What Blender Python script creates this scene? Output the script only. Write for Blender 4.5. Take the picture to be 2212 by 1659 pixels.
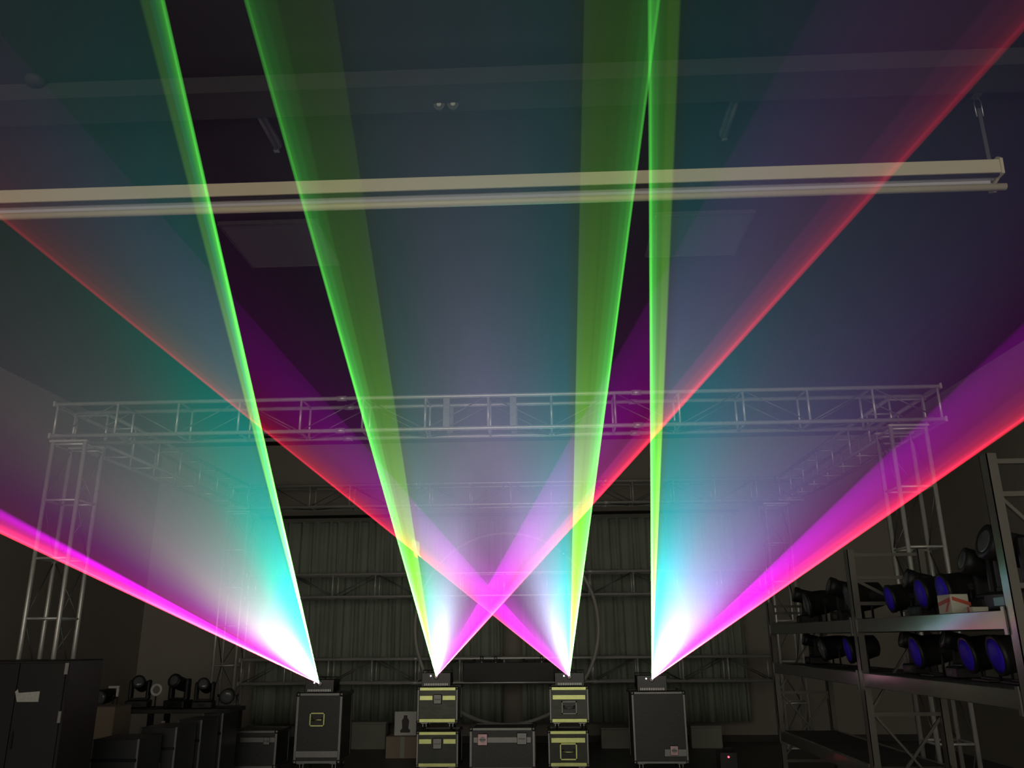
import bpy, math, random
from math import sin, cos, tan, atan2, radians, pi, sqrt
from mathutils import Vector, Matrix

random.seed(7)
sc = bpy.context.scene
col = sc.collection
for o in list(bpy.data.objects):
    bpy.data.objects.remove(o)

# ------------------------------------------------------------------ camera
FPX, CX, CY, CAMH = 1780.0, 1106.0, 829.5, 1.6
_p, _y, _r = radians(17.2), radians(2.4), radians(0.5)
CF = Vector((-sin(_y) * cos(_p), cos(_y) * cos(_p), sin(_p)))
_R0 = Vector((cos(_y), sin(_y), 0)); _U0 = _R0.cross(CF)
CU = _U0 * cos(_r) + _R0 * sin(_r); CR = _R0 * cos(_r) - _U0 * sin(_r)
cam_data = bpy.data.cameras.new('camera')
cam_data.sensor_width = 36.0; cam_data.lens = 36.0 * FPX / 2212.0; cam_data.clip_start = 0.05
cam = bpy.data.objects.new('camera', cam_data); col.objects.link(cam)
cam.matrix_world = Matrix(((CR.x, CU.x, -CF.x, 0), (CR.y, CU.y, -CF.y, 0), (CR.z, CU.z, -CF.z, CAMH), (0, 0, 0, 1)))
sc.camera = cam

# ------------------------------------------------------------------ view and world
sc.view_settings.view_transform = 'Standard'; sc.view_settings.look = 'None'
sc.view_settings.exposure = 0.0; sc.view_settings.gamma = 1.0; sc.view_settings.use_curve_mapping = False
world = bpy.data.worlds.new('world'); sc.world = world; world.use_nodes = True
world.node_tree.nodes['Background'].inputs[0].default_value = (1.0, 0.92, 0.77, 1)
world.node_tree.nodes['Background'].inputs[1].default_value = 1.4  # added even warm fill, entering where the hall has no rear wall
sc.cycles.max_bounces = 4; sc.cycles.diffuse_bounces = 3; sc.cycles.glossy_bounces = 2; sc.cycles.volume_bounces = 0
sc.cycles.caustics_reflective = False; sc.cycles.caustics_refractive = False
sc.cycles.sample_clamp_indirect = 4.0
sc.cycles.use_denoising = True; sc.cycles.use_light_tree = False

def ray(x, y): return CF * FPX + CR * (x - CX) - CU * (y - CY)
EYE = Vector((0, 0, CAMH))
def at(x, y, Y): d = ray(x, y); return EYE + d * (Y / d.y)          # point seen at a photo position, at a depth
def atX(x, y, X): d = ray(x, y); return EYE + d * (X / d.x)
def atZ(x, y, Z): d = ray(x, y); return EYE + d * ((Z - CAMH) / d.z)

# ------------------------------------------------------------------ materials
MATS = {}
def mat(name, color, rough=0.6, metal=0.0, noise=0.0, scale=8.0, bump=0.0, spec=0.5):
    if name in MATS: return MATS[name]
    m = bpy.data.materials.new(name); m.use_nodes = True; nt = m.node_tree
    b = nt.nodes['Principled BSDF']
    b.inputs['Base Color'].default_value = (*color, 1); b.inputs['Roughness'].default_value = rough
    b.inputs['Metallic'].default_value = metal
    b.inputs['Specular IOR Level'].default_value = spec
    if noise or bump:
        tc = nt.nodes.new('ShaderNodeTexCoord'); n = nt.nodes.new('ShaderNodeTexNoise')
        n.inputs['Scale'].default_value = scale; n.inputs['Detail'].default_value = 5
        nt.links.new(tc.outputs['Object'], n.inputs['Vector'])
        if noise:
            mx = nt.nodes.new('ShaderNodeMix'); mx.data_type = 'RGBA'
            mx.inputs[6].default_value = (*[c * (1 - noise) for c in color], 1)
            mx.inputs[7].default_value = (*[min(1, c * (1 + noise)) for c in color], 1)
            nt.links.new(n.outputs['Fac'], mx.inputs[0]); nt.links.new(mx.outputs[2], b.inputs['Base Color'])
        if bump:
            bp = nt.nodes.new('ShaderNodeBump'); bp.inputs['Strength'].default_value = bump; bp.inputs['Distance'].default_value = 0.01
            nt.links.new(n.outputs['Fac'], bp.inputs['Height']); nt.links.new(bp.outputs['Normal'], b.inputs['Normal'])
    MATS[name] = m; return m
def emit(name, color, strength):
    m = bpy.data.materials.new(name); m.use_nodes = True; nt = m.node_tree
    nt.nodes.remove(nt.nodes['Principled BSDF']); e = nt.nodes.new('ShaderNodeEmission')
    e.inputs[0].default_value = (*color, 1); e.inputs[1].default_value = strength
    nt.links.new(e.outputs[0], nt.nodes['Material Output'].inputs['Surface']); m.cycles.emission_sampling = 'NONE'; MATS[name] = m; return m

mat('floor', (.10, .10, .10), .45, noise=.3, scale=3, bump=.1)
mat('wall', (.36, .33, .29), .85, noise=.08, scale=2, bump=.05)
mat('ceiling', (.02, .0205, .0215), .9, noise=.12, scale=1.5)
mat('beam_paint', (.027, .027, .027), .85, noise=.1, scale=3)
mat('alu', (.74, .73, .71), .36, .45, noise=.1, scale=20)
mat('alu_dark', (.24, .24, .24), .45, 1.0, noise=.15, scale=30)
mat('brace', (.22, .22, .22), .5, .8)
mat('metal_green_reflect', (.55, .60, .25), .3, 1.0, noise=.25, scale=14)  # yellow-green laser reflections painted into the colour of the case fittings
mat('metal_pink_reflect', (.45, .30, .32), .35, .9, noise=.2, scale=14)  # reflected pink laser light put into the latch colour
mat('chrome', (.85, .85, .85), .18, 1.0)
mat('laminate', (.032, .034, .035), .4, noise=.2, scale=40, bump=.15)
mat('laminate_shiny', (.045, .05, .04), .25, .4, noise=.4, scale=5, bump=.3)
mat('black', (.015, .015, .016), .5, noise=.2, scale=12)
mat('black_gloss', (.02, .02, .024), .25)
mat('rubber', (.02, .02, .02), .85)
mat('curtain', (.30, .335, .28), .9, noise=.2, scale=3)
mat('curtain_edge', (.16, .165, .14), .9)
mat('rack', (.17, .16, .145), .16, .1, noise=.12, scale=9)
mat('board', (.07, .065, .06), .7, noise=.2, scale=6)
mat('screen_case', (.66, .60, .42), .45, noise=.03, scale=3)
mat('screen_fabric', (.55, .54, .56), .8)
mat('cardboard', (.34, .27, .21), .85, noise=.1, scale=6)
mat('white', (.72, .72, .70), .6)
mat('pale', (.42, .42, .36), .8, noise=.1, scale=4)
mat('panel', (.16, .155, .165), .7)
mat('lens_blue', (.05, .02, .75), .45, spec=.1)
mat('lens_clear', (.12, .13, .14), .06)
mat('hoop', (.42, .42, .38), .4)
mat('steel', (.45, .45, .44), .35, .9)
mat('box_white', (.62, .6, .5), .55)
mat('red_print', (.6, .1, .06), .6)
mat('sticker', (.55, .55, .52), .7, noise=.25, scale=60)

# ------------------------------------------------------------------ mesh helpers
class MB:
    def __init__(s): s.v = []; s.f = []; s.smooth = []
    def add(s, vs, fs, sm=False):
        k = len(s.v); s.v += [tuple(v) for v in vs]; s.f += [tuple(i + k for i in f) for f in fs]; s.smooth += [sm] * len(fs); return s
    def box(s, lo, hi, bev=0.0, M=None):
        x0, y0, z0 = lo; x1, y1, z1 = hi
        if bev <= 0:
            vs = [(x, y, z) for z in (z0, z1) for y in (y0, y1) for x in (x0, x1)]
            fs = [(0, 2, 3, 1), (4, 5, 7, 6), (0, 1, 5, 4), (2, 6, 7, 3), (0, 4, 6, 2), (1, 3, 7, 5)]
        else:
            b = min(bev, (x1 - x0) / 2.01, (y1 - y0) / 2.01, (z1 - z0) / 2.01); vs = []; idx = {}
            lo_, hi_ = (x0, y0, z0), (x1, y1, z1)
            for sx in (0, 1):
                for sy in (0, 1):
                    for sz in (0, 1):
                        S = (sx, sy, sz)
                        for ax in range(3):
                            p = []
                            for k in range(3):
                                base = hi_[k] if S[k] else lo_[k]
                                p.append(base if k == ax else base + (-b if S[k] else b))
                            idx[(S, ax)] = len(vs); vs.append(tuple(p))
            fs = []
            for ax in range(3):
                u, w = (ax + 1) % 3, (ax + 2) % 3
                for sg in (0, 1):
                    q = []
                    for a, c in ((0, 0), (1, 0), (1, 1), (0, 1)):
                        S = [0, 0, 0]; S[ax] = sg; S[u] = a; S[w] = c; q.append(idx[(tuple(S), ax)])
                    fs.append(tuple(q if sg else q[::-1]))
            for ax in range(3):
                u, w = (ax + 1) % 3, (ax + 2) % 3
                for a in (0, 1):
                    for c in (0, 1):
                        S0 = [0, 0, 0]; S0[u] = a; S0[w] = c; S1 = S0[:]; S1[ax] = 1
                        q = [idx[(tuple(S0), u)], idx[(tuple(S1), u)], idx[(tuple(S1), w)], idx[(tuple(S0), w)]]
                        fs.append(tuple(q if a == c else q[::-1]))
            for S in [(i, j, k) for i in (0, 1) for j in (0, 1) for k in (0, 1)]:
                q = [idx[(S, 0)], idx[(S, 1)], idx[(S, 2)]]
                fs.append(tuple(q if (sum(S) % 2 == 1) else q[::-1]))
        if M is not None: vs = [M @ Vector(v) for v in vs]
        return s.add(vs, fs)
    def tube(s, p0, p1, r, n=8, r1=None, cap=True):
        p0, p1 = Vector(p0), Vector(p1); d = (p1 - p0).normalized()
        a = d.orthogonal().normalized(); b = d.cross(a); r1 = r if r1 is None else r1
        vs = [p0 + (a * cos(2 * pi * i / n) + b * sin(2 * pi * i / n)) * r for i in range(n)]
        vs += [p1 + (a * cos(2 * pi * i / n) + b * sin(2 * pi * i / n)) * r1 for i in range(n)]
        s.add(vs, [(i, (i + 1) % n, n + (i + 1) % n, n + i) for i in range(n)], True)
        if cap: s.add(vs, [tuple(range(n))[::-1], tuple(range(n, 2 * n))])
        return s
    def path(s, pts, r, n=8):
        for i in range(len(pts) - 1): s.tube(pts[i], pts[i + 1], r, n)
        return s
    def sweep(s, pts, r, n=8, closed=False):
        pts = [Vector(p) for p in pts]; N = len(pts); vs = []; prev = None
        for i in range(N):
            if closed: d = pts[(i + 1) % N] - pts[i - 1]
            else: d = pts[min(i + 1, N - 1)] - pts[max(i - 1, 0)]
            d.normalize()
            a = d.orthogonal().normalized() if prev is None else (prev - d * prev.dot(d)).normalized()
            prev = a; b = d.cross(a)
            vs += [pts[i] + (a * cos(2 * pi * k / n) + b * sin(2 * pi * k / n)) * r for k in range(n)]
        fs = []
        for i in range(N if closed else N - 1):
            j = (i + 1) % N
            fs += [(i * n + k, i * n + (k + 1) % n, j * n + (k + 1) % n, j * n + k) for k in range(n)]
        if not closed: fs += [tuple(range(n))[::-1], tuple(range((N - 1) * n, N * n))]
        return s.add(vs, fs, True)
    def lathe(s, prof, n=16, M=None):                                  # profile (radius, height), axis local Z
        vs = [Vector((r * cos(2 * pi * k / n), r * sin(2 * pi * k / n), z)) for r, z in prof for k in range(n)]
        if M is not None: vs = [M @ v for v in vs]
        fs = [(i * n + k, i * n + (k + 1) % n, (i + 1) * n + (k + 1) % n, (i + 1) * n + k) for i in range(len(prof) - 1) for k in range(n)]
        s.add(vs, fs, True)
        s.add([vs[k] for k in range(n)] + [vs[(len(prof) - 1) * n + k] for k in range(n)], [tuple(range(n))[::-1], tuple(range(n, 2 * n))])
        return s
    def prism(s, poly, y0, y1, axis='Y', M=None):                      # polygon in XZ extruded along Y (or YZ along X)
        n = len(poly)
        if axis == 'Y': vs = [(p[0], y0, p[1]) for p in poly] + [(p[0], y1, p[1]) for p in poly]
        else: vs = [(y0, p[0], p[1]) for p in poly] + [(y1, p[0], p[1]) for p in poly]
        if M is not None: vs = [M @ Vector(v) for v in vs]
        return s.add(vs, [tuple(range(n)), tuple(range(n, 2 * n))[::-1]] + [(i, n + i, n + (i + 1) % n, (i + 1) % n) for i in range(n)])
    def mesh(s, name, m):
        me = bpy.data.meshes.new(name); me.from_pydata(s.v, [], s.f); me.update()
        me.polygons.foreach_set('use_smooth', s.smooth)
        import bmesh
        b = bmesh.new(); b.from_mesh(me); bmesh.ops.remove_doubles(b, verts=b.verts, dist=1e-6); bmesh.ops.recalc_face_normals(b, faces=b.faces)
        b.to_mesh(me); b.free()
        me.materials.append(MATS[m] if isinstance(m, str) else m); return me
    def build(s, name, m, parent=None, label=None):
        return link(name, s.mesh(name, m), parent, label)
def link(name, me, parent=None, label=None, loc=None, M=None):
    o = bpy.data.objects.new(name, me); col.objects.link(o); o.parent = parent
    if loc is not None: o.location = loc
    if M is not None: o.matrix_local = M
    if label: o['label'] = label
    return o
def tag(o, label, cat, group=None, kind=None):
    o['label'] = label; o['category'] = cat
    if group: o['group'] = group
    if kind: o['kind'] = kind
    return o
def thing(name, label, cat, loc=(0, 0, 0), rotz=0.0, group=None, M=None):
    o = bpy.data.objects.new(name, None); col.objects.link(o); o.empty_display_size = .1
    if M is not None: o.matrix_world = M
    else: o.location = loc; o.rotation_euler = (0, 0, rotz)
    return tag(o, label, cat, group)
def copy_tree(o, parent=None):
    c = o.copy(); col.objects.link(c); c.parent = parent
    for ch in list(o.children): copy_tree(ch, c)
    return c
def struct(name, mb, m, label=None, parent=None):
    o = mb.build(name, m, parent)
    if parent is None:
        o['kind'] = 'structure'
        if label: o['label'] = label
    return o

# ------------------------------------------------------------------ the room
XL, XR, YB, YR, ZC = -7.0, 5.8, 14.45, -3.6, 5.0
struct('floor', MB().box((XL - .2, YR - .2, -.2), (XR + .2, YB + .2, 0)), 'floor', 'dark smooth hall floor')
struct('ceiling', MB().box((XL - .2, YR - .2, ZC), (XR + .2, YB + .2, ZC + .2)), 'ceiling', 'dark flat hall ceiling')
struct('wall_left', MB().box((XL - .2, YR, 0), (XL, YB, ZC)), 'wall', 'plain warm grey wall on the left')
struct('wall_right', MB().box((XR, YR, 0), (XR + .2, YB, ZC)), 'wall', 'plain warm grey wall behind the storage rack')
struct('wall_back', MB().box((XL - .2, YB, 0), (XR + .2, YB + .2, ZC)), 'wall', 'plain grey wall behind the curtains')
b0, b1 = atZ(900, 152, ZC).y, atZ(900, 190, ZC).y
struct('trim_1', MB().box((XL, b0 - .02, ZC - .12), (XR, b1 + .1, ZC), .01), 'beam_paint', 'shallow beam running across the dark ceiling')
struct('baseboard_back', MB().box((XL, YB - .03, 0), (XR, YB, .10)), 'board', 'low skirting along the back wall')

# ------------------------------------------------------------------ aluminium box truss
TS, TR, TR2 = 0.35, 0.022, 0.013           # size, chord radius, brace radius
_tm = {}
def tmesh(key, fn):
    if key not in _tm: _tm[key] = fn()
    return _tm[key]
def truss(name, label, origin, axis, up, length, bay=.69, group=None, diag=True, joints=()):
    """Square box truss: runs along axis from origin (a corner at the outer lower edge), up spans one side, side spans the other."""
    ax = Vector(axis).normalized(); u = Vector(up).normalized(); sd = ax.cross(u)
    M = Matrix(((ax.x, sd.x, u.x, origin[0]), (ax.y, sd.y, u.y, origin[1]), (ax.z, sd.z, u.z, origin[2]), (0, 0, 0, 1)))
    t = thing(name, label, 'truss', M=M, group=group)
    cm = tmesh(('chord', round(length, 3)), lambda: MB().tube((0, 0, 0), (length, 0, 0), TR, 10).mesh('chord', 'alu'))
    for y in (0, TS):
        for z in (0, TS): link('chord', cm, t, loc=(0, y, z))
    n = max(1, round(length / bay)); st = (length - .06) / n
    rv = tmesh('rung', lambda: MB().tube((0, 0, 0), (0, 0, TS), TR2, 8).mesh('rung', 'alu'))
    rh = tmesh('spacer', lambda: MB().tube((0, 0, 0), (0, TS, 0), TR2, 8).mesh('spacer', 'alu'))
    dg = tmesh(('diagonal', round(st, 3)), lambda: MB().tube((0, 0, 0), (st, 0, TS), TR2 * .6, 6).mesh('diagonal', 'brace'))
    dh = tmesh(('cross', round(st, 3)), lambda: MB().tube((0, 0, 0), (st, TS, 0), TR2 * .6, 6).mesh('cross_brace', 'brace'))
    for i in range(n + 1):
        x = .03 + i * st
        link('rung', rv, t, loc=(x, 0, 0)); link('rung', rv, t, loc=(x, TS, 0))
        link('spacer', rh, t, loc=(x, 0, 0)); link('spacer', rh, t, loc=(x, 0, TS))
    if diag:
        for i in range(n):
            x = .03 + i * st; f = i % 2
            for y in (0, TS):
                o = link('diagonal', dg, t, loc=(x, y, TS if f else 0))
                if f: o.scale = (1, 1, -1)
            o = link('cross_brace', dh, t, loc=(x, TS if f else 0, 0))
            if f: o.scale = (1, -1, 1)
    pl = tmesh('plate', lambda: MB().box((-.012, -.03, -.03), (.012, TS + .03, .03), .004).mesh('end_plate', 'alu'))
    for x in (0.0, length):
        link('end_plate', pl, t, loc=(x, 0, 0)); link('end_plate', pl, t, loc=(x, 0, TS))
    for f in joints:                        # flat flange plates where two lengths are bolted together
        for y in (-.004, TS + .004):
            link('joint_plate', tmesh('jplate', lambda: MB().box((-.035, -.006, -.01), (.035, .006, TS + .01), .002).mesh('joint_plate', 'alu_dark')), t, loc=(length * f, y, 0))
    for f in (1 / 3, 2 / 3):                # bolted joints between truss lengths
        if length > 6:
            for z in (0, TS):
                for y in (0, TS):
                    link('joint_sleeve', tmesh('sleeve', lambda: MB().tube((-.05, 0, 0), (.05, 0, 0), TR * 1.35, 10).mesh('joint_sleeve', 'alu')), t, loc=(length * f, y, z))
    return t
YF, YK = 8.3, 13.35
XT0, XT1 = -5.26, 4.06
ZT1 = 4.05; ZT0 = ZT1 - TS
truss('box_truss', 'long aluminium box truss spanning the top front of the frame', (XT0, YF + TS, ZT0), (1, 0, 0), (0, 0, 1), XT1 - XT0, joints=(.453, .528))
truss('box_truss', 'top box truss at the back, above the curtains', (XT0, YK + TS, ZT0), (1, 0, 0), (0, 0, 1), XT1 - XT0)
truss('box_truss', 'middle box truss crossing the back frame behind the hoop', (XT0 + TS + .07, YK + TS, 2.26), (1, 0, 0), (0, 0, 1), 3.40 - XT0 - TS - .07)
truss('box_truss', 'lowest box truss at the back, level with the laser projectors', (XT0 + TS + .07, YK + TS, .97), (1, 0, 0), (0, 0, 1), 3.40 - XT0 - TS - .07)
truss('box_truss', 'box truss running back along the top of the frame above the rack', (3.71, YF + TS + .06, ZT0), (0, 1, 0), (0, 0, 1), YK - YF - TS - .12, diag=False)
truss('box_truss', 'box truss running back along the top of the frame at the bare wall', (XT0, YF + TS + .06, ZT0), (0, 1, 0), (0, 0, 1), YK - YF - TS - .12, diag=False)
def tower(x, y, label):
    # axis up: side = ax x u ; choose u=-Y so that side = Z x -Y = +X
    truss('truss_tower', label, (x, y + TS, .03), (0, 0, 1), (0, -1, 0), ZT0 - .09, bay=.62)
tower(-5.22, YF, 'front truss tower standing behind the black cabinet')
tower(3.50, YF, 'front truss tower rising behind the storage rack')
tower(XT0, YK, 'back truss tower near the row of lamps, left of the curtains')
tower(3.48, YK, 'back truss tower at the right end of the curtains')

# ------------------------------------------------------------------ curtains
def curtain(label, x0, x1, z0, z1, y, seed):
    rnd = random.Random(seed); m = MB(); xs = []; x = x0
    while x < x1: xs.append(x); x += .012 + .004 * rnd.random()
    xs.append(x1); zs = [z0 + (z1 - z0) * k / 10 for k in range(11)]
    ph = 0; offs = []; per = .16
    for x in xs:
        ph += .014 / per * 2 * pi
        if rnd.random() < .03: per = rnd.uniform(.11, .24)
        offs.append(ph)
    vs = []
    for k, z in enumerate(zs):
        a = .028 + .02 * (1 - k / 10)
        for x, p in zip(xs, offs):
            vs.append((x + .015 * sin(p * .5 + k * .25), y + a * sin(p) + .012 * sin(p * 2.3 + z), z))
    n = len(xs); K = len(zs)
    vb = [(v[0], v[1] + .012, v[2]) for v in vs]
    fs = [(k * n + i, k * n + i + 1, (k + 1) * n + i + 1, (k + 1) * n + i) for k in range(K - 1) for i in range(n - 1)]
    T = len(vs)
    fs2 = [tuple(T + q for q in f[::-1]) for f in fs]
    rim = [(i, T + i, T + i + 1, i + 1) for i in range(n - 1)] + [((K - 1) * n + i + 1, T + (K - 1) * n + i + 1, T + (K - 1) * n + i, (K - 1) * n + i) for i in range(n - 1)]
    rim += [((k + 1) * n, T + (k + 1) * n, T + k * n, k * n) for k in range(K - 1)] + [(k * n + n - 1, T + k * n + n - 1, T + (k + 1) * n + n - 1, (k + 1) * n + n - 1) for k in range(K - 1)]
    m.add(vs + vb, fs + fs2 + rim, True)
    t = thing('stage_curtain', label, 'curtain', ((x0 + x1) / 2, y, z0), group='pleated curtains on the back frame')
    m.v = [(v[0] - t.location.x, v[1] - t.location.y, v[2] - t.location.z) for v in m.v]
    m.build('pleated_fabric', 'curtain', t)
    MB().box((x0 - t.location.x, -.02, z1 - z0 - .02), (x1 - t.location.x, .03, z1 - z0 + .057), .005).build('heading_tape', 'curtain_edge', t)
YCUR = 14.05
cx0, cxa, cxb, cx1 = at(560, 1300, YCUR).x, at(1087, 1400, YCUR).x, at(1126, 1400, YCUR).x, at(1600, 1300, YCUR).x
zc0, zc1 = at(1000, 1562, YCUR).z, 3.55
curtain('dark pleated curtain hanging between the left back tower and the hoop centre', cx0, cxa, zc0, zc1, YCUR, 3)
curtain('dark pleated curtain hanging behind the two laser projectors nearest the rack', cxb, cx1, zc0, zc1, YCUR, 5)

# ------------------------------------------------------------------ flight cases
def sphere(m, c, r, n=8):
    m.lathe([(r * sin(pi * k / 6) + 1e-4, -r * cos(pi * k / 6)) for k in range(7)], n, Matrix.Translation(c)); return m
def flight_case(label, px0, px1, py0, py1, Yf, depth, body='laminate', metal='alu_dark', strip='alu_dark', strips=(), latches=(), handles=(), wheels=True, bar=.026, on=None):
    """Front face fitted to photo columns px0..px1 and rows py0..py1 at depth Yf. strips/latches/handles use 0..1 face coordinates (from bottom)."""
    pm = (px0 + px1) / 2
    a, b = at(px0, (py0 + py1) / 2, Yf), at(px1, (py0 + py1) / 2, Yf)
    W = b.x - a.x; z1 = at(pm, py0, Yf).z; z0 = at(pm, py1, Yf).z; z0 = max(z0, .02)
    H = z1 - z0; xc = (a.x + b.x) / 2
    base = 0.0 if on is None else on
    t = thing('flight_case', label, 'flight case', (xc, Yf + depth / 2, base))
    o = z0 - base; w = W / 2; d = depth / 2
    MB().box((-w + .008, -d + .008, o + .008), (w - .008, d - .008, o + H - .008), .004).build('shell', body, t)
    ex = tmesh(('ex', round(W, 3), bar, metal), lambda: MB().box((-w, -bar / 2, -bar / 2), (w, bar / 2, bar / 2), .004).mesh('edge_profile', metal))
    ey = tmesh(('ey', round(depth, 3), bar, metal), lambda: MB().box((-bar / 2, -d, -bar / 2), (bar / 2, d, bar / 2), .004).mesh('edge_profile', metal))
    ez = tmesh(('ez', round(H, 3), bar, metal), lambda: MB().box((-bar / 2, -bar / 2, 0), (bar / 2, bar / 2, H), .004).mesh('edge_profile', metal))
    q = bar / 2
    for y in (-d + q, d - q):
        for z in (o + q, o + H - q): link('edge_profile', ex, t, loc=(0, y, z))
    for x in (-w + q, w - q):
        for z in (o + q, o + H - q): link('edge_profile', ey, t, loc=(x, 0, z))
        for y in (-d + q, d - q): link('edge_profile', ez, t, loc=(x, y, o))
    cb = tmesh(('ball', metal, bar), lambda: sphere(MB(), (0, 0, 0), bar * .95, 10).mesh('corner_ball', metal))
    for x in (-w + q, w - q):
        for y in (-d + q, d - q):
            for z in (o + q, o + H - q): link('corner_ball', cb, t, loc=(x, y, z))
    for (f0, f1, g0, g1) in strips:
        MB().box((-w + f0 * W, -d - .006, o + g0 * H), (-w + f1 * W, -d + .01, o + g1 * H), .003).build('valance_strip', strip, t)
    for (fx, fz, s, mm) in latches:
        cx_, cz_ = -w + fx * W, o + fz * H
        lo_ = MB().box((cx_ - s / 2, -d - .012, cz_ - s * .55), (cx_ + s / 2, -d + .006, cz_ + s * .55), .01).build('butterfly_latch', mm, t)
        wing = MB(); wing.tube((cx_, -d - .014, cz_), (cx_, -d - .022, cz_), s * .26, 12)
        wing.box((cx_ - s * .3, -d - .034, cz_ - .006), (cx_ + s * .3, -d - .02, cz_ + .006), .003); wing.build('latch_wing', 'alu_dark', lo_)
    for (fx, fz, hw, hh, mm) in handles:
        cx_, cz_ = -w + fx * W, o + fz * H
        f = MB()
        f.box((cx_ - hw / 2, -d - .008, cz_ + hh / 2 - .02), (cx_ + hw / 2, -d + .01, cz_ + hh / 2), .003)
        f.box((cx_ - hw / 2, -d - .008, cz_ - hh / 2), (cx_ + hw / 2, -d + .01, cz_ - hh / 2 + .02), .003)
        f.box((cx_ - hw / 2, -d - .008, cz_ - hh / 2), (cx_ - hw / 2 + .02, -d + .01, cz_ + hh / 2), .003)
        f.box((cx_ + hw / 2 - .02, -d - .008, cz_ - hh / 2), (cx_ + hw / 2, -d + .01, cz_ + hh / 2), .003)
        ho = f.build('recessed_handle', mm, t)
        MB().box((cx_ - hw / 2 + .018, -d - .001, cz_ - hh / 2 + .018), (cx_ + hw / 2 - .018, -d + .01, cz_ + hh / 2 - .018)).build('dish', 'black_gloss', ho)
        g = MB(); g.sweep([(cx_ - hw * .32, -d - .006, cz_ + hh * .12), (cx_ - hw * .32, -d - .02, cz_ - hh * .02), (cx_ + hw * .32, -d - .02, cz_ - hh * .02), (cx_ + hw * .32, -d - .006, cz_ + hh * .12)], .012, 8)
        g.build('grip', mm, ho)
    if wheels and o > .03:
        r = min(o * .42, .05)
        wm = tmesh(('wheel', round(r, 3)), lambda: MB().lathe([(r * .6, -.016), (r, -.012), (r, .012), (r * .6, .016)], 14, Matrix.Rotation(pi / 2, 4, 'Y')).mesh('wheel', 'rubber'))
        fm = tmesh(('fork', round(o, 3), round(r, 3)), lambda: MB().box((-.045, -.045, o - .012), (.045, .045, o + .004), .003).box((-.024, -.012, r), (-.018, .02, o - .01)).box((.018, -.012, r), (.024, .02, o - .01)).mesh('castor', 'steel'))
        for x in (-w + .09, w - .09):
            for y in (-d + .09, d - .09):
                c = link('castor', fm, t, loc=(x, y, 0)); link('wheel', wm, c, loc=(0, .004, r))
    return t, z1
YL = 11.3
_, zt1 = flight_case('tall black flight case with a shiny recessed handle, under the leftmost laser projector', 637, 737, 1497, 1650, YL, .6,
            strips=((.04, .96, .085, .18),), handles=((.47, .62, .2, .17, 'metal_green_reflect'),), bar=.036)
_, zt4 = flight_case('tall black flight case with a pinkish corner latch, under the projector nearest the rack', 1367, 1484, 1494, 1650, YL, .6,
            strips=((.56, .97, .1, .2),), latches=((.74, .18, .11, 'metal_pink_reflect'),), bar=.03)
_, zl2 = flight_case('lower small metal flight case with a centre latch, bottom of its stack', 899, 990, 1580, 1658, YL, .5, 'laminate_shiny', 'alu_dark', 'metal_green_reflect',
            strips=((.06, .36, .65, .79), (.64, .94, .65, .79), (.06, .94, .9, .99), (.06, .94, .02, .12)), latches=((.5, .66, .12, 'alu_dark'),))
_, zs2 = flight_case('upper small metal flight case with a centre latch, beside the white sign', 901, 989, 1484, 1562, YL, .5, 'laminate_shiny', 'alu_dark', 'metal_green_reflect', on=zl2 + .014,
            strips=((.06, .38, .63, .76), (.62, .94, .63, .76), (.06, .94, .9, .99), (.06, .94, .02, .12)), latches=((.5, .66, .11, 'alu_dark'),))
_, zl3 = flight_case('lower small metal flight case with a bright recessed handle, bottom of its stack', 1184, 1272, 1578, 1657, YL, .5, 'laminate_shiny', 'alu_dark', 'metal_green_reflect',
            strips=((.08, .92, .66, .8), (.06, .94, .9, .99), (.06, .94, .02, .12)), handles=((.5, .42, .22, .2, 'metal_green_reflect'),))
_, zs3 = flight_case('upper small metal flight case with a recessed handle, top of its stack', 1187, 1272, 1483, 1562, YL, .5, 'laminate_shiny', 'alu_dark', 'metal_green_reflect', on=zl3 + .014,
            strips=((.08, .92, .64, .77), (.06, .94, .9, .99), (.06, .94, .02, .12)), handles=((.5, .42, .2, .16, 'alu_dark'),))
flight_case('wide black flight case with two latches, on the floor between the stacks', 1014, 1156, 1572, 1664, YL - .2, .6,
            strips=((.06, .94, .64, .78),), latches=((.2, .72, .13, 'metal_pink_reflect'), (.8, .74, .13, 'alu_dark')), bar=.034)
flight_case('small black flight case on the floor, left of the tall one with the shiny handle', 497, 597, 1578, 1660, YL - .1, .55,
            strips=((.2, .96, .68, .82),), latches=((.78, .72, .09, 'alu_dark'),), bar=.032)

# rail that carries the curtains
_rl = thing('curtain_rail', 'dark rail carrying the pleated curtains below the ceiling', 'curtain rail', ((cx0 + cx1) / 2, YCUR, zc1 + .085))
MB().tube((-(cx1 - cx0) / 2 - .1, 0, 0), ((cx1 - cx0) / 2 + .1, 0, 0), .026, 10).build('pipe', 'black', _rl)
for k in range(5):
    x = -(cx1 - cx0) / 2 + k * (cx1 - cx0) / 4
    MB().box((x - .02, 0, -.012), (x + .02, YB - YCUR - .001, .012)).box((x - .05, YB - YCUR - .01, -.06), (x + .05, YB - YCUR - .001, .06)).build('wall_bracket', 'black', _rl)

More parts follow.
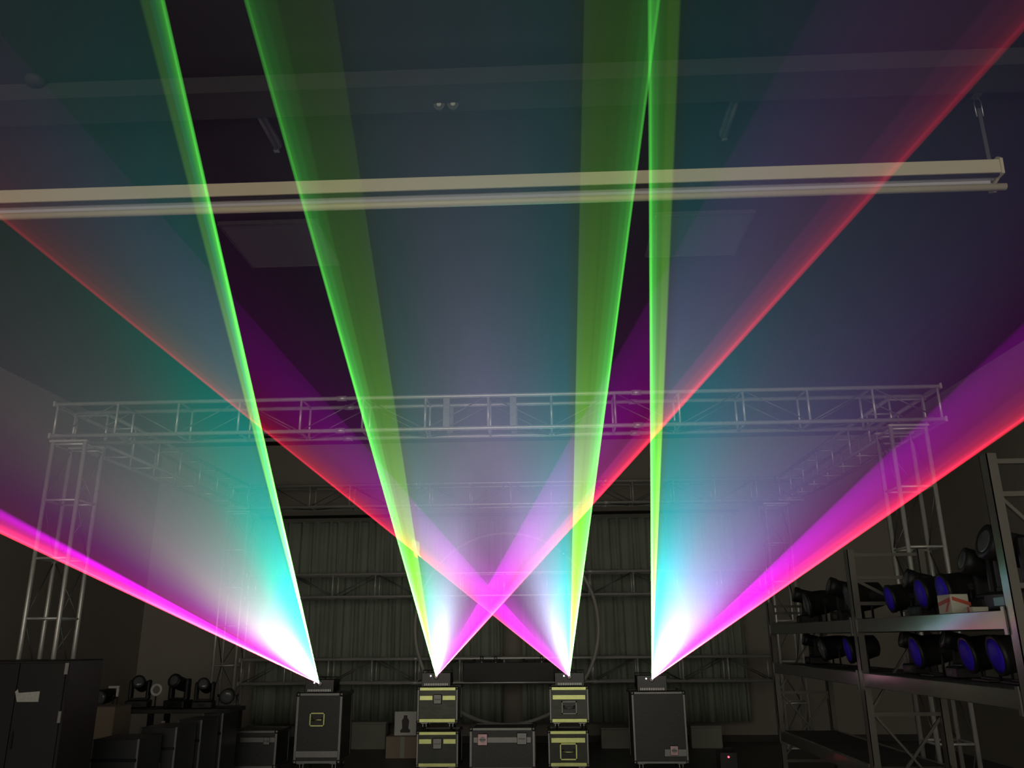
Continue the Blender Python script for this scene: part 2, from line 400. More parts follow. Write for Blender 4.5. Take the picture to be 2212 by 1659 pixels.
# ------------------------------------------------------------------ laser projectors and their beams
emit('aperture', (.92, 1.0, 1.0), 60.0)
emit('red_led', (1.0, .05, .08), 6.0)
haze = bpy.data.materials.new('beam_haze'); haze.use_nodes = True
hn = haze.node_tree; hn.nodes.remove(hn.nodes['Principled BSDF'])
vs_ = hn.nodes.new('ShaderNodeVolumeScatter'); vs_.inputs['Color'].default_value = (1, 1, 1, 1)
vs_.inputs['Density'].default_value = 0.02; vs_.inputs['Anisotropy'].default_value = 0.62
hn.links.new(vs_.outputs[0], hn.nodes['Material Output'].inputs['Volume'])
try: haze.cycles.volume_sampling = 'EQUIANGULAR'
except Exception: pass
DELTA = 0.003
THIN = 0.65
PROJ_POWER = 2600000.0

def psi_of(ax, ay, s_px):
    """Direction, about the emitter, of the image line leaving (ax, ay) along the pixel vector s_px."""
    A = ray(ax, ay); A = A / A.y
    q = ray(ax + s_px[0], ay + s_px[1]); q = q / q.y
    return atan2(q.x - A.x, q.z - A.z)

def laser(n, label, beam_label, apx, ztop, g_px, gi_px, r_px, ri_px, stops, power=1.0, rho=(.33, .285, .225, .185)):
    ax, ay = apx
    A = at(ax, ay, YL - .06)
    # --- projector
    W, H, D = .36, max(.12, A.z + .055 - ztop - .012), .34
    y0 = A.y + .012
    t = thing('laser_projector', label, 'laser projector', (A.x, y0 + D / 2, ztop + .001), group='laser projectors on the flight cases')
    d = D / 2; zz = A.z - ztop
    MB().box((-W / 2, -d + .012, .014), (W / 2, d, H), .006).build('housing', 'black', t)
    MB().box((-W / 2 - .006, -d, .01), (W / 2 + .006, -d + .014, H + .004), .003).build('front_panel', 'black_gloss', t)
    ap = MB().tube((0, -d - .003, zz), (0, -d + .004, zz), .02, 16).build('aperture_window', 'aperture', t)
    MB().lathe([(.022, 0), (.034, 0), (.034, .008), (.022, .008)], 16, Matrix.Translation((0, -d - .001, zz)) @ Matrix.Rotation(pi / 2, 4, 'X')).build('aperture_ring', 'alu_dark', t)
    MB().tube((-.07, -d - .004, zz + .01), (-.07, -d + .004, zz + .01), .006, 10).build('status_light', 'aperture', t)
    fin = tmesh('fin', lambda: MB().box((-.007, -.006, 0), (.007, .01, .03), .002).mesh('front_fin', 'alu'))
    for k in range(14):
        x = -.145 + k * .0223
        link('front_fin', fin, t, loc=(x, -d - .003, .018))
    ft = tmesh('foot', lambda: MB().tube((0, 0, 0), (0, 0, .016), .018, 10).mesh('foot', 'rubber'))
    for x in (-.14, .14):
        for y in (-.12, .12): link('foot', ft, t, loc=(x, y, 0))
    br = MB(); br.sweep([(-W / 2 - .014, .02, .05), (-W / 2 - .014, .02, H + .03), (W / 2 + .014, .02, H + .03), (W / 2 + .014, .02, .05)], .008, 8); br.build('bracket', 'black', t)
    # --- beam directions: polar plane about the emitter; rho falls monotonically along the fan, which folds back at both edges
    pg, pgi, pr, pri = (psi_of(ax, ay, v) for v in (g_px, gi_px, r_px, ri_px))
    ra, rb, rc, rd = rho
    sg_ = 1.0 if ra > rd else -1.0; h = .026
    wl, wr = min(.045, .6 * abs(pgi - pg)), min(.05, .6 * abs(pri - pr))
    sl, sr = (1 if pgi > pg else -1), (1 if pri > pr else -1)
    tipL = [(rb - sg_ * h * x, pg + sl * wl * x * x) for x in (-1, -.75, -.5, -.3, -.15, 0, .15, .3, .5, .75, 1)]
    tipR = [(rc - sg_ * h * x, pr + sr * wr * x * x) for x in (-1, -.75, -.5, -.3, -.15, 0, .15, .3, .5, .75, 1)]
    def leg(a, b, n): return [(a[0] + (b[0] - a[0]) * k / n, a[1] + (b[1] - a[1]) * k / n) for k in range(n)]
    sm = leg((ra, pgi), tipL[0], 6) + tipL[:-1] + leg(tipL[-1], tipR[0], 16) + tipR[:-1] + leg(tipR[-1], (rd, pri), 8) + [(rd, pri)]
    L0, H0 = min(pg, pr), max(pg, pr)
    Ah = ray(ax, ay); Ah = Ah / Ah.y
    P2 = [Vector((r * sin(p), r * cos(p))) for r, p in sm]                 # (a', b')
    N = len(P2)
    rows = [Vector((q.x - Ah.x, -1.0, q.y - Ah.z)) for q in P2]
    nrm = []
    for i in range(N):
        tg = (P2[min(i + 1, N - 1)] - P2[max(i - 1, 0)]).normalized(); nrm.append(Vector((-tg.y, 0, tg.x)))
    def reach(dv):
        l = (A.y - (YR + .03))
        if dv.z > 0: l = min(l, (ZC - .02 - A.z) / dv.z)
        if dv.x > 0: l = min(l, (XR - .03 - A.x) / dv.x)
        if dv.x < 0: l = min(l, (XL + .03 - A.x) / dv.x)
        return l
    lam = [.02, .1, .3, .6, 1, 1.5, 2, 2.6, 3.3, 4, 5, 6, 7, 8, 9, 10, 11.5, 13, None]
    vs = []; 
    for k in lam:
        for i in range(N):
            e = reach(rows[i]); l = e if k is None else min(k, e * .98)
            wd = DELTA / 2 * min(1.0, (l / 3.0) ** -THIN) * min(1.0, (l / 1.3) ** .45)              # thickness shaped to dim the beam with distance and near the emitter
            for sgi in (-1, 1): vs.append((rows[i] + nrm[i] * (sgi * wd)) * l)
    m = MB(); S = 2 * N; fs = []
    for k in range(len(lam) - 1):
        o0, o1 = k * S, (k + 1) * S
        for i in range(N - 1):
            fs.append((o0 + 2 * i, o0 + 2 * i + 2, o1 + 2 * i + 2, o1 + 2 * i)); fs.append((o0 + 2 * i + 1, o1 + 2 * i + 1, o1 + 2 * i + 3, o0 + 2 * i + 3))
        fs.append((o0, o1, o1 + 1, o0 + 1)); fs.append((o0 + S - 2, o0 + S - 1, o1 + S - 1, o1 + S - 2))
    for o0 in (0, (len(lam) - 1) * S):
        for i in range(N - 1): fs.append((o0 + 2 * i, o0 + 2 * i + 1, o0 + 2 * i + 3, o0 + 2 * i + 2))
    m.add(vs, fs)
    bo = m.build('laser_beam_fan', haze); bo.location = A
    tag(bo, beam_label, 'laser beam', 'fans of laser light in the haze')
    # --- the lamp: colour by direction
    ld = bpy.data.lights.new('laser_light', 'SPOT'); ld.energy = PROJ_POWER * power; ld.shadow_soft_size = 0.0
    ld.use_nodes = True; nt = ld.node_tree; em = nt.nodes['Emission']
    mid = Vector((sum(r.x for r in rows) / len(rows), -1.0, sum(r.z for r in rows) / len(rows))).normalized()
    cone = max(mid.angle(r.normalized()) for r in rows)
    ld.spot_size = min(pi, 2 * cone + .06); ld.spot_blend = 0.0
    lo = bpy.data.objects.new('laser_light', ld); col.objects.link(lo); lo.parent = t
    lo.matrix_local = Matrix.Translation(A - t.location) @ mid.to_track_quat('-Z', 'Y').to_matrix().to_4x4()
    def math_(op, a, b=None):
        nd = nt.nodes.new('ShaderNodeMath'); nd.operation = op
        for i, v in enumerate((a, b)):
            if v is None: continue
            if isinstance(v, (int, float)): nd.inputs[i].default_value = v
            else: nt.links.new(v, nd.inputs[i])
        return nd.outputs[0]
    g = nt.nodes.new('ShaderNodeNewGeometry'); sx = nt.nodes.new('ShaderNodeSeparateXYZ'); nt.links.new(g.outputs['Normal'], sx.inputs[0])
    ny = math_('MULTIPLY', sx.outputs[1], -1.0); ny = math_('MAXIMUM', ny, .05)
    a_ = math_('ADD', math_('DIVIDE', sx.outputs[0], ny), Ah.x); b_ = math_('ADD', math_('DIVIDE', sx.outputs[2], ny), Ah.z)
    rr = math_('SQRT', math_('ADD', math_('MULTIPLY', a_, a_), math_('MULTIPLY', b_, b_)))
    ps = math_('ARCTAN2', a_, b_)
    e_ = DELTA * 1.2
    u = math_('DIVIDE', math_('SUBTRACT', ra, rr), ra - rd)                # 0 at the outer fold end .. 1 at the other
    ramp = nt.nodes.new('ShaderNodeValToRGB'); cr = ramp.color_ramp
    U = lambda r: (ra - r) / (ra - rd)
    u1, u2, u3, u4 = U(rb + sg_ * h), U(rb - sg_ * h), U(rc + sg_ * h), U(rc - sg_ * h)
    seq = []
    fb = (abs(pgi - pg) - wl) / (abs(pr - pg) - wl - wr)              # where the folded-back green layer ends, along the main sheet
    for seg, f, c in stops:
        if f == 'band': f = max(.004, fb - .006)
        elif f == 'after': f = fb + .012
        elif f == 'after2': f = fb + .07
        base = {'L': (0, u1), 'G': (u1, u2), 'M': (u2, u3), 'R': (u3, u4), 'X': (u4, 1)}[seg]; seq.append((base[0] + f * (base[1] - base[0]), c))
    seq.sort(key=lambda q: q[0])
    cr.elements[0].position = seq[0][0]; cr.elements[0].color = (*seq[0][1], 1)
    cr.elements[1].position = seq[-1][0]; cr.elements[1].color = (*seq[-1][1], 1)
    for pos, c in seq[1:-1]:
        e = cr.elements.new(pos); e.color = (*c, 1)
    nt.links.new(u, ramp.inputs[0]); nt.links.new(ramp.outputs[0], em.inputs['Color'])
    pad = .02
    # the scanner only draws the folded line itself: piecewise-linear psi(rho) with a tolerance of about the line's width
    span = H0 - L0 + 2 * pad; crv = nt.nodes.new('ShaderNodeValToRGB'); ce = crv.color_ramp
    key = [(ra, pgi)] + tipL[::2][:3] + [tipL[5]] + tipL[6::2] + [tipL[-1], tipR[0]] + tipR[2:5:2] + [tipR[5]] + tipR[6::2] + [tipR[-1], (rd, pri)]
    key = sorted({round(U(r), 5): (p - L0 + pad) / span for r, p in key}.items())
    for k, (pos, v) in enumerate(key):
        e = ce.elements[0] if k == 0 else ce.elements[len(ce.elements) - 1] if k == len(key) - 1 else ce.elements.new(pos)
        e.position = pos; e.color = (v, v, v, 1)
    nt.links.new(u, crv.inputs[0])
    def sepr(x):
        q = nt.nodes.new('ShaderNodeSeparateColor'); nt.links.new(x, q.inputs[0]); return q.outputs[0]
    pc = math_('ADD', math_('MULTIPLY', sepr(crv.outputs[0]), span), L0 - pad)
    sl_m = abs(tipR[0][1] - tipL[-1][1]) / abs(tipR[0][0] - tipL[-1][0])
    slL, slX = abs(tipL[0][1] - pgi) / abs(tipL[0][0] - ra), abs(tipR[-1][1] - pri) / abs(tipR[-1][0] - rd)
    tz = lambda sl: sl * DELTA * .7
    inside = lambda a, b: math_('MULTIPLY', math_('GREATER_THAN', u, a), math_('LESS_THAN', u, b))
    tolv = math_('ADD', DELTA * 6, math_('ADD', math_('MULTIPLY', math_('LESS_THAN', u, u1), tz(slL)), math_('ADD', math_('MULTIPLY', inside(u2, u3), tz(sl_m)), math_('MULTIPLY', math_('GREATER_THAN', u, u4), tz(slX)))))
    ok = math_('LESS_THAN', math_('ABSOLUTE', math_('SUBTRACT', ps, pc)), tolv)
    ok = math_('MULTIPLY', ok, math_('MULTIPLY', math_('GREATER_THAN', rr, min(ra, rd) - e_), math_('LESS_THAN', rr, max(ra, rd) + e_)))
    nt.links.new(ok, em.inputs['Strength'])
    return t

GRN, CYN, TEAL = (.06, 1.0, .05), (.02, .95, .75), (.16, .52, .44)
def stops_for(mid, lil, gl=1.0, gr=1.0, red=1.0, gx=1.0, band=True, m58=None):
    k = lambda c, g: tuple(min(1.0, x * g) for x in c)
    return [('L', 0, k((.07, .20, .008), gl)), ('L', .9, k((.06, .21, .012), gl)), ('G', .3, (.05, .30, .02)), ('G', .5, (.04, .34, .03)), ('G', .8, (.02, .30, .05)),
            *([('G', 1, (.04, .22, .02)), ('M', 'band', (.055, .15, .012)), ('M', 'after', mid[2]), ('M', 'after2', mid[2])] if band else [('G', 1, (.02, .28, .16)), ('M', .05, (.015, .25, .22))]), ('M', .2, mid[0]), ('M', .40, mid[1]), ('M', .57, m58 or tuple((a + b) / 2 for a, b in zip(mid[1], lil))), ('M', .72, lil), ('M', .92, (.11, .010, .11)), ('R', 0, (.15, .01, .07)), ('R', .25, k((.28, .01, .04), red)),
            ('R', .5, k((.36, .01, .02), red)), ('R', .8, k((.22, .005, .05), red)), ('X', 0, k((.19, .0, .12), gx)), ('X', .3, k((.18, .0, .17), gx)), ('X', .7, k((.16, .0, .18), gx)), ('X', 1, k((.09, .0, .11), gx))]
LASERS = [
    dict(label='black laser projector on the leftmost tall flight case', beam_label='leftmost laser beam fan, its red edge reaching the truss tower by the cabinet', apx=(690, 1477), ztop=zt1,
         g_px=(-228.4, -1000), gi_px=(-262, -1000), r_px=(-1000, -475), ri_px=(-1000, -545), stops=stops_for(((.025, .24, .185), (.09, .155, .14)), (.14, .12, .14), .5, .9, 1.2, .9, band=False), power=1.5, rho=(.32, .27, .19, .145)),
    dict(label='black laser projector on the stack beside the white sign', beam_label='laser beam fan from the stack by the white sign, red edge crossing rightwards', apx=(942, 1462), ztop=zs2,
         g_px=(-281.8, -1000), gi_px=(-152, -1000), r_px=(905, -1000), ri_px=(565, -1000), stops=stops_for(((.09, .18, .175), (.12, .14, .19), (.06, .19, .15)), (.060, .026, .070), m58=(.08, .065, .105)), rho=(.31, .265, .19, .145)),
    dict(label='black laser projector on the stack with recessed handles', beam_label='laser beam fan from the stack with recessed handles, red edge crossing leftwards', apx=(1230, 1462), ztop=zs3,
         g_px=(133, -1000), gi_px=(22, -1000), r_px=(-1240, -1000), ri_px=(-885, -1000), stops=stops_for(((.06, .18, .21), (.11, .12, .19), (.03, .19, .20)), (.045, .018, .055), m58=(.065, .052, .09)), power=2.1, rho=(.365, .41, .50, .545)),
    dict(label='black laser projector on the tall case nearest the storage rack', beam_label='laser beam fan with an upright green edge and a red edge sweeping over the rack', apx=(1408, 1468), ztop=zt4,
         g_px=(-4, -1000), gi_px=(42, -1000), r_px=(1430, -1000), ri_px=(1045, -1000), stops=stops_for(((.05, .20, .26), (.10, .14, .22), (.02, .22, .23)), (.11, .08, .20)), power=1.5, rho=(.35, .30, .215, .165)),
]
for i, L in enumerate(LASERS): laser(i, **L)

# ------------------------------------------------------------------ projection screen under the ceiling
YS = 4.7
sx0, sx1 = -4.6, at(2163, 370, YS).x
zt, zb = at(1106, 371, YS).z, at(1106, 404, YS).z
SC = thing('projection_screen', 'cream roll-up projection screen hanging below the ceiling', 'projection screen', (0, YS, zb))
hh = zt - zb
poly = [(0, 0), (0, hh * .82), (.03, hh), (.14, hh), (.165, hh * .8), (.165, -.03), (.15, -.03), (.15, hh * .7), (.03, hh * .7), (.012, 0)]
MB().prism([(p[0], p[1]) for p in poly], sx0, sx1, 'X').build('housing', 'screen_case', SC)
cap = [(-.006, -.01), (-.012, hh * .84), (.02, hh + .012), (.15, hh + .012), (.176, hh * .8), (.176, -.05), (.12, -.075), (.10, -.06), (.125, -.03), (.06, -.01)]
for x in (sx0 - .018, sx1): MB().prism(cap, x, x + .018, 'X').build('end_cap', 'screen_case', SC)
MB().box((sx0, .02, -.008), (sx1, .05, hh * .5)).build('slot_shadow', 'black', SC)  # black strip painting the shadow under the casing's front lip
MB().tube((sx0 + .01, .09, hh * .3), (sx1 - .01, .09, hh * .3), .045, 16).build('roller', 'screen_fabric', SC)
zbar = at(1106, 436, YS + .09).z - zb
xs1 = at(2140, 400, YS + .09).x
MB().box((sx0 + .05, .084, zbar), (xs1, .088, hh * .3 - .03)).build('fabric', 'screen_fabric', SC)
MB().tube((sx0 - .04, .086, zbar), (at(2193, 412, YS).x, .086, zbar), .024, 12).build('bottom_bar', 'screen_case', SC)
for x in (sx0 + .02, at(2150, 345, YS).x):
    st = MB(); st.box((x - .012, .06, hh - .01), (x + .012, .066, ZC - zb - .10)); st.sweep([(x - .02, .063, ZC - zb - .16), (x - .024, .063, ZC - zb - .05), (x, .063, ZC - zb - .004), (x + .024, .063, ZC - zb - .05), (x + .02, .063, ZC - zb - .16)], .005, 6)
    st.box((x - .03, .03, ZC - zb - .006), (x + .03, .1, ZC - zb)); st.build('hanger_strap', 'steel', SC)

# ------------------------------------------------------------------ on the ceiling
def ceiling_panel(label, q0, q1, q2):
    a, b, c = (atZ(*q, ZC) for q in (q0, q1, q2))
    w, d = abs(c.x - a.x), b.y - a.y; x = min(a.x, c.x)
    t = thing('ceiling_light_panel', label, 'ceiling light', (x + w / 2, a.y + d / 2, ZC), group='unlit ceiling panels')
    MB().box((-w / 2 + .015, -d / 2 + .015, -.03), (w / 2 - .015, d / 2 - .015, -.001)).build('diffuser', 'panel', t)
    for k, (lo, hi) in enumerate((((-w / 2, -d / 2, -.036), (w / 2, -d / 2 + .015, -.001)), ((-w / 2, d / 2 - .015, -.036), (w / 2, d / 2, -.001)), ((-w / 2, -d / 2 + .015, -.036), (-w / 2 + .015, d / 2 - .015, -.001)), ((w / 2 - .015, -d / 2 + .015, -.036), (w / 2, d / 2 - .015, -.001)))):
        MB().box(lo, hi).build('frame_bar', 'alu_dark', t)
ceiling_panel('unlit square ceiling panel between the two leftmost green beams', (470, 478), (532, 572), (690, 478))
ceiling_panel('unlit square ceiling panel beside the upright green beam', (1414, 458), (1440, 548), (1629, 458))
for (p0, p1, lab) in (((528, 205), (603, 325), 'unlit tube light on the ceiling between the two leftmost green beams'), ((1597, 190), (1567, 300), 'unlit tube light on the ceiling right of the upright green beam')):
    a, b = atZ(*p0, ZC - .06), atZ(*p1, ZC - .06); x = (a.x + b.x) / 2
    t = thing('tube_light', lab, 'ceiling light', (x, (a.y + b.y) / 2, ZC), group='unlit tube lights'); L = (b.y - a.y) / 2
    MB().box((-.03, -L, -.04), (.03, L, -.001), .004).build('batten', 'panel', t)
    MB().tube((0, -L + .03, -.062), (0, L - .03, -.062), .014, 10).build('tube', 'panel', t)
    for y in (-L + .015, L - .015): MB().box((-.02, y - .015, -.08), (.02, y + .015, -.038), .003).build('end_holder', 'steel', t)
e = atZ(967, 236, ZC - .1); t = thing('emergency_light', 'small twin-headed lamp fixed to the dark ceiling', 'emergency light', (e.x, e.y, ZC))
MB().box((-.07, -.03, -.08), (.07, .05, -.001), .01).build('body', 'black', t)
for x in (-.045, .045):
    hd = MB().tube((x, -.02, -.1), (x, -.09, -.125), .03, 12, .038).build('lamp_head', 'black', t)
    MB().tube((x, -.09, -.125), (x, -.094, -.126), .015, 12).build('lens', 'pale', hd)
e = atZ(75, 182, ZC - .04); t = thing('smoke_detector', 'small pale detector on the ceiling at the top corner', 'smoke detector', (e.x, e.y, ZC))
MB().lathe([(.06, -.001), (.06, -.02), (.045, -.045), (.02, -.05)], 16).build('cover', 'beam_paint', t)
MB().tube((0, 0, -.05), (0, 0, -.056), .01, 8).build('sensor', 'black', t)

# ------------------------------------------------------------------ the big hoop, dark backing, clamps
YH = 12.95
hc = at(1094, 1352, YH); hr = (at(1292, 1352, YH) - at(896, 1352, YH)).x / 2
hp = thing('hoop', 'large pale hoop standing upright behind the laser projectors', 'hoop', (hc.x, YH, hc.z - hr))
MB().sweep([(hr * cos(2 * pi * k / 72), 0, hr + hr * sin(2 * pi * k / 72)) for k in range(72)], .028, 10, True).build('ring', 'hoop', hp)
for k in (10, 28, 46, 64):
    p = Vector((hr * cos(2 * pi * k / 72), 0, hr + hr * sin(2 * pi * k / 72))); d = Vector((-sin(2 * pi * k / 72), 0, cos(2 * pi * k / 72)))
    MB().tube(p - d * .05, p + d * .05, .036, 10).build('joint_collar', 'steel', hp)
for s_ in (-1, 1):
    MB().box((s_ * hr * .55 - .03, -.12, -(hc.z - hr) + 0.001), (s_ * hr * .55 + .03, .12, -(hc.z - hr) + .02), .004).tube((s_ * hr * .55, 0, -(hc.z - hr) + .02), (s_ * hr * .55, 0, hr - hr * sqrt(1 - .55 ** 2)), .014, 8).build('stand', 'black', hp)
a, b = at(1001, 1432, 13.25), at(1197, 1472, 13.25)
dp = thing('black_panel', 'black panel tied to the lowest back truss between the two stacks', 'panel', ((a.x + b.x) / 2, 13.28, b.z))
MB().box((-(b.x - a.x) / 2, -.02, 0), ((b.x - a.x) / 2, .02, a.z - b.z), .004).build('sheet', 'black', dp)
for k in range(4): MB().box((-(b.x - a.x) / 2 + .15 + k * .38, -.008, a.z - b.z - .01), (-(b.x - a.x) / 2 + .18 + k * .38, .045, a.z - b.z + .05)).build('tie', 'rubber', dp)
for (px, lab) in ((1041, 'truss clamp on the low back truss, left of the three'), (1071, 'truss clamp on the low back truss, middle of the three'), (1170, 'truss clamp on the low back truss nearest the stack with handles')):
    c = at(px, 1420, YK); t = thing('truss_clamp', lab, 'clamp', (c.x, YK, 1.32), group='clamps on the low back truss')
    MB().lathe([(.023, -.025), (.036, -.025), (.036, .025), (.023, .025)], 14, Matrix.Rotation(pi / 2, 4, 'Y')).build('jaw', 'steel', t)
    MB().tube((0, 0, -.036), (0, 0, -.09), .012, 8).build('bolt', 'chrome', t)
    MB().box((-.03, -.008, -.1), (.03, .008, -.08), .004).build('wing_nut', 'steel', t)

# ------------------------------------------------------------------ sign and boxes behind the stacks
YP = 12.6
a, b = at(834, 1592, YP), at(904, 1657, YP)
bx_ = thing('cardboard_box', 'pinkish grey cardboard box below the white sign', 'box', ((a.x + b.x) / 2, YP + .2, 0)); w = (b.x - a.x) / 2
ztop = a.z
MB().box((-w, -.2, 0.001), (w, .2, ztop), .004).build('carton', 'cardboard', bx_)
MB().box((-w, -.2, ztop), (-.004, .2, ztop + .006)).build('flap', 'cardboard', bx_); MB().box((.004, -.2, ztop), (w, .2, ztop + .006)).build('flap', 'cardboard', bx_)
MB().box((-.03, -.202, 0.01), (.03, -.199, ztop)).build('tape', 'pale', bx_)
a, b = at(853, 1537, YP + .1), at(899, 1581, YP + .1)
sg = thing('sign_board', 'white square sign with a dark lamp silhouette', 'sign', ((a.x + b.x) / 2, YP + .12, ztop + .008)); w = (b.x - a.x) / 2; H = a.z - ztop - .008
MB().box((-w, -.02, 0), (w, .02, H), .004).build('board', 'white', sg)
sil = [(-.30, .12), (.30, .12), (.34, .2), (.2, .3), (.24, .62), (.12, .74), (.12, .84), (-.12, .84), (-.12, .74), (-.24, .62), (-.2, .3), (-.34, .2)]
MB().prism([(p[0] * w * 1.4, p[1] * H) for p in sil], -.0235, -.0195).build('silhouette', 'black', sg)
MB().box((-.1, .02, 0), (.1, .05, .02)).build('foot', 'black', sg)
for (x0, x1, y0, y1, Y, lab) in ((742, 832, 1560, 1612, 13.6, 'low pale storage box against the back wall, left of the cardboard box'), (1298, 1366, 1572, 1612, 13.6, 'low pale storage box just left of the tall case nearest the rack'), (1492, 1562, 1568, 1614, 13.6, 'low pale storage box just right of the tall case nearest the rack')):
    a, b = at(x0, y0, Y), at(x1, y1, Y); w = (b.x - a.x) / 2
    t = thing('storage_box', lab, 'box', ((a.x + b.x) / 2, Y + .12, 0), group='pale boxes along the back wall')
    MB().box((-w, -.12, 0.001), (w, .12, a.z - .03), .008).build('tub', 'pale', t); MB().box((-w - .008, -.128, a.z - .03), (w + .008, .128, a.z), .006).build('lid', 'pale', t)

# ------------------------------------------------------------------ stage lamps (moving heads and par cans)
def par_can(name, label, loc, rz, s=1.0, lens='lens_clear', group=None, tilt=.15):
    """Par can standing on its yoke; lens looks along local -Y."""
    t = thing(name, label, 'stage light', loc, rz, group)
    M = Matrix.Translation((0, 0, .17 * s)) @ Matrix.Rotation(pi / 2 + tilt, 4, 'X')
    MB().lathe([(.05 * s, -.13 * s), (.085 * s, -.11 * s), (.10 * s, -.02 * s), (.105 * s, .1 * s), (.112 * s, .1 * s), (.112 * s, .125 * s), (.095 * s, .125 * s)], 18, M).build('can', 'black', t)
    MB().lathe([(.005, .142 * s), (.06 * s, .137 * s), (.094 * s, .128 * s), (.094 * s, .12 * s)], 18, M).build('lens', lens, t)
    y = MB(); y.sweep([(-.13 * s, 0, .17 * s), (-.13 * s, 0, .012 * s), (.13 * s, 0, .012 * s), (.13 * s, 0, .17 * s)], .009 * s, 6); y.build('yoke', 'black', t)
    MB().box((-.13 * s, -.07 * s, 0), (.13 * s, .07 * s, .012 * s), .003).build('base_plate', 'black', t)
    for x in (-.14, .14): MB().tube((x * s, 0, .17 * s), (x * 1.12 * s, 0, .17 * s), .022 * s, 10).build('tilt_knob', 'rubber', t)
    return t
def moving_head(name, label, loc, rz, s=1.0, lens='lens_clear', group=None, tilt=0.3):
    t = thing(name, label, 'stage light', loc, rz, group)
    MB().box((-.15 * s, -.12 * s, 0), (.15 * s, .12 * s, .10 * s), .015 * s).build('base', 'black', t)
    MB().box((-.05 * s, -.122 * s, .03 * s), (.05 * s, -.118 * s, .07 * s)).build('display', 'black_gloss', t)
    for x in (-1, 1):
        MB().box((x * .115 * s - .025 * s, -.05 * s, .10 * s), (x * .115 * s + .025 * s, .05 * s, .36 * s), .015 * s).build('arm', 'black', t)
    MB().box((-.12 * s, -.06 * s, .10 * s), (.12 * s, .06 * s, .125 * s), .006).build('yoke_foot', 'black', t)
    M = Matrix.Translation((0, 0, .30 * s)) @ Matrix.Rotation(pi / 2 - tilt, 4, 'X')
    MB().lathe([(.04 * s, -.15 * s), (.075 * s, -.12 * s), (.085 * s, -.02 * s), (.078 * s, .08 * s), (.088 * s, .10 * s), (.088 * s, .15 * s), (.07 * s, .155 * s)], 16, M).build('head', 'black', t)
    MB().lathe([(.004, .16 * s), (.05 * s, .158 * s), (.07 * s, .15 * s), (.07 * s, .14 * s)], 16, M).build('lens', lens, t)
    return t

# left: black cabinet, row of road cases and lamps on the long bench
YCB = 7.55
a, b = at(-60, 1427, YCB), at(139, 1500, YCB)
cb = thing('equipment_cabinet', 'matt black equipment cabinet with a torn white sticker', 'cabinet', ((a.x + b.x) / 2, YCB + .3, 0)); w = (b.x - a.x) / 2; H = at(70, 1427, YCB).z
MB().box((-w, -.28, .06), (w, .3, H), .008).build('body', 'black', cb)
MB().box((-w + .02, -.3, .08), (-.004, -.281, H - .02), .004).build('door', 'black', cb); dr = MB().box((.004, -.3, .08), (w - .02, -.281, H - .02), .004).build('door', 'black', cb)
MB().box((.03, -.318, H * .5), (.045, -.3, H * .5 + .14), .004).build('handle', 'black_gloss', dr)
for x in (-w + .08, w - .08):
    for y in (-.2, .2): MB().tube((x, y, 0), (x, y, .06), .03, 10).build('foot', 'rubber', cb)
a, b = at(34, 1489, YCB), at(83, 1516, YCB); k0 = Vector((cb.location.x, 0, 0))
MB().prism([(a.x - k0.x, a.z - .02), (a.x - k0.x + .02, a.z), (a.x - k0.x + .035, a.z - .03), (b.x - k0.x, a.z - .018), (b.x - k0.x, b.z), (a.x - k0.x + .03, b.z)], -.3045, -.3005).build('sticker', 'sticker', cb)
for k in range(2): MB().box((w - .03, -.306, H - .12 - k * .4), (w - .002, -.29, H - .02 - k * .4), .003).build('hinge', 'steel', cb)

xsb = [(196, 300, 1598, 8.62), (300, 382, 1572, 9.22), (382, 436, 1556, 9.8), (436, 482, 1542, 10.36)]
labs = ['black road case nearest the cabinet in the row by the bench', 'black road case second from the cabinet', 'black road case third from the cabinet', 'black road case farthest from the cabinet, beside the back tower']
for (p0, p1, py, Y), lab in zip(xsb, labs):
    a, b = at(p0, py, Y), at(p1, py, Y); w = (b.x - a.x) / 2 - .01
    t = thing('road_case', lab, 'road case', ((a.x + b.x) / 2, Y + .28, 0), group='row of black road cases')
    H = a.z
    MB().box((-w, -.26, .08), (w, .26, H), .006).build('shell', 'laminate', t)
    for x in (-w, w): MB().box((x - .012, -.266, .08), (x + .012, -.25, H + .004), .003).build('edge_profile', 'alu_dark', t)
    MB().box((-w, -.266, H * .7), (w, -.258, H * .7 + .03)).build('lid_profile', 'black_gloss', t)
    MB().box((-.06, -.272, H * .4), (.06, -.258, H * .4 + .1), .006).build('recessed_handle', 'alu_dark', t)
    for x in (-w + .06, w - .06):
        for y in (-.2, .2): MB().lathe([(.02, -.015), (.036, -.012), (.036, .012), (.02, .015)], 12, Matrix.Translation((x, y, .037)) @ Matrix.Rotation(pi / 2, 4, 'Y')).tube((x, y, .05), (x, y, .08), .012, 6).build('castor', 'rubber', t)
YBN = 11.0
a, b = at(150, 1545, YBN), at(494, 1545, YBN); zbn = at(300, 1533, YBN).z
bn = thing('work_bench', 'long dark bench carrying a row of stage lamps, before the back wall', 'bench', ((a.x + b.x) / 2, YBN + .3, 0)); w = (b.x - a.x) / 2
MB().box((-w, -.3, zbn - .05), (w, .3, zbn), .004).build('top', 'board', bn)
MB().box((-w + .05, -.22, .3), (w - .05, .25, .33)).build('lower_shelf', 'board', bn)
for x in (-w + .06, 0, w - .06):
    for y in (-.24, .24): MB().box((x - .03, y - .03, 0), (x + .03, y + .03, zbn - .05)).build('leg', 'black', bn)
GL = 'lamps on the long bench'
def bx(px, Y=YBN + .25): return at(px, 1533, Y).x
par_can('par_light', 'black par light on the bench, closest to the cabinet', (bx(178), YBN + .2, zbn), .3, 1.0, group=GL)
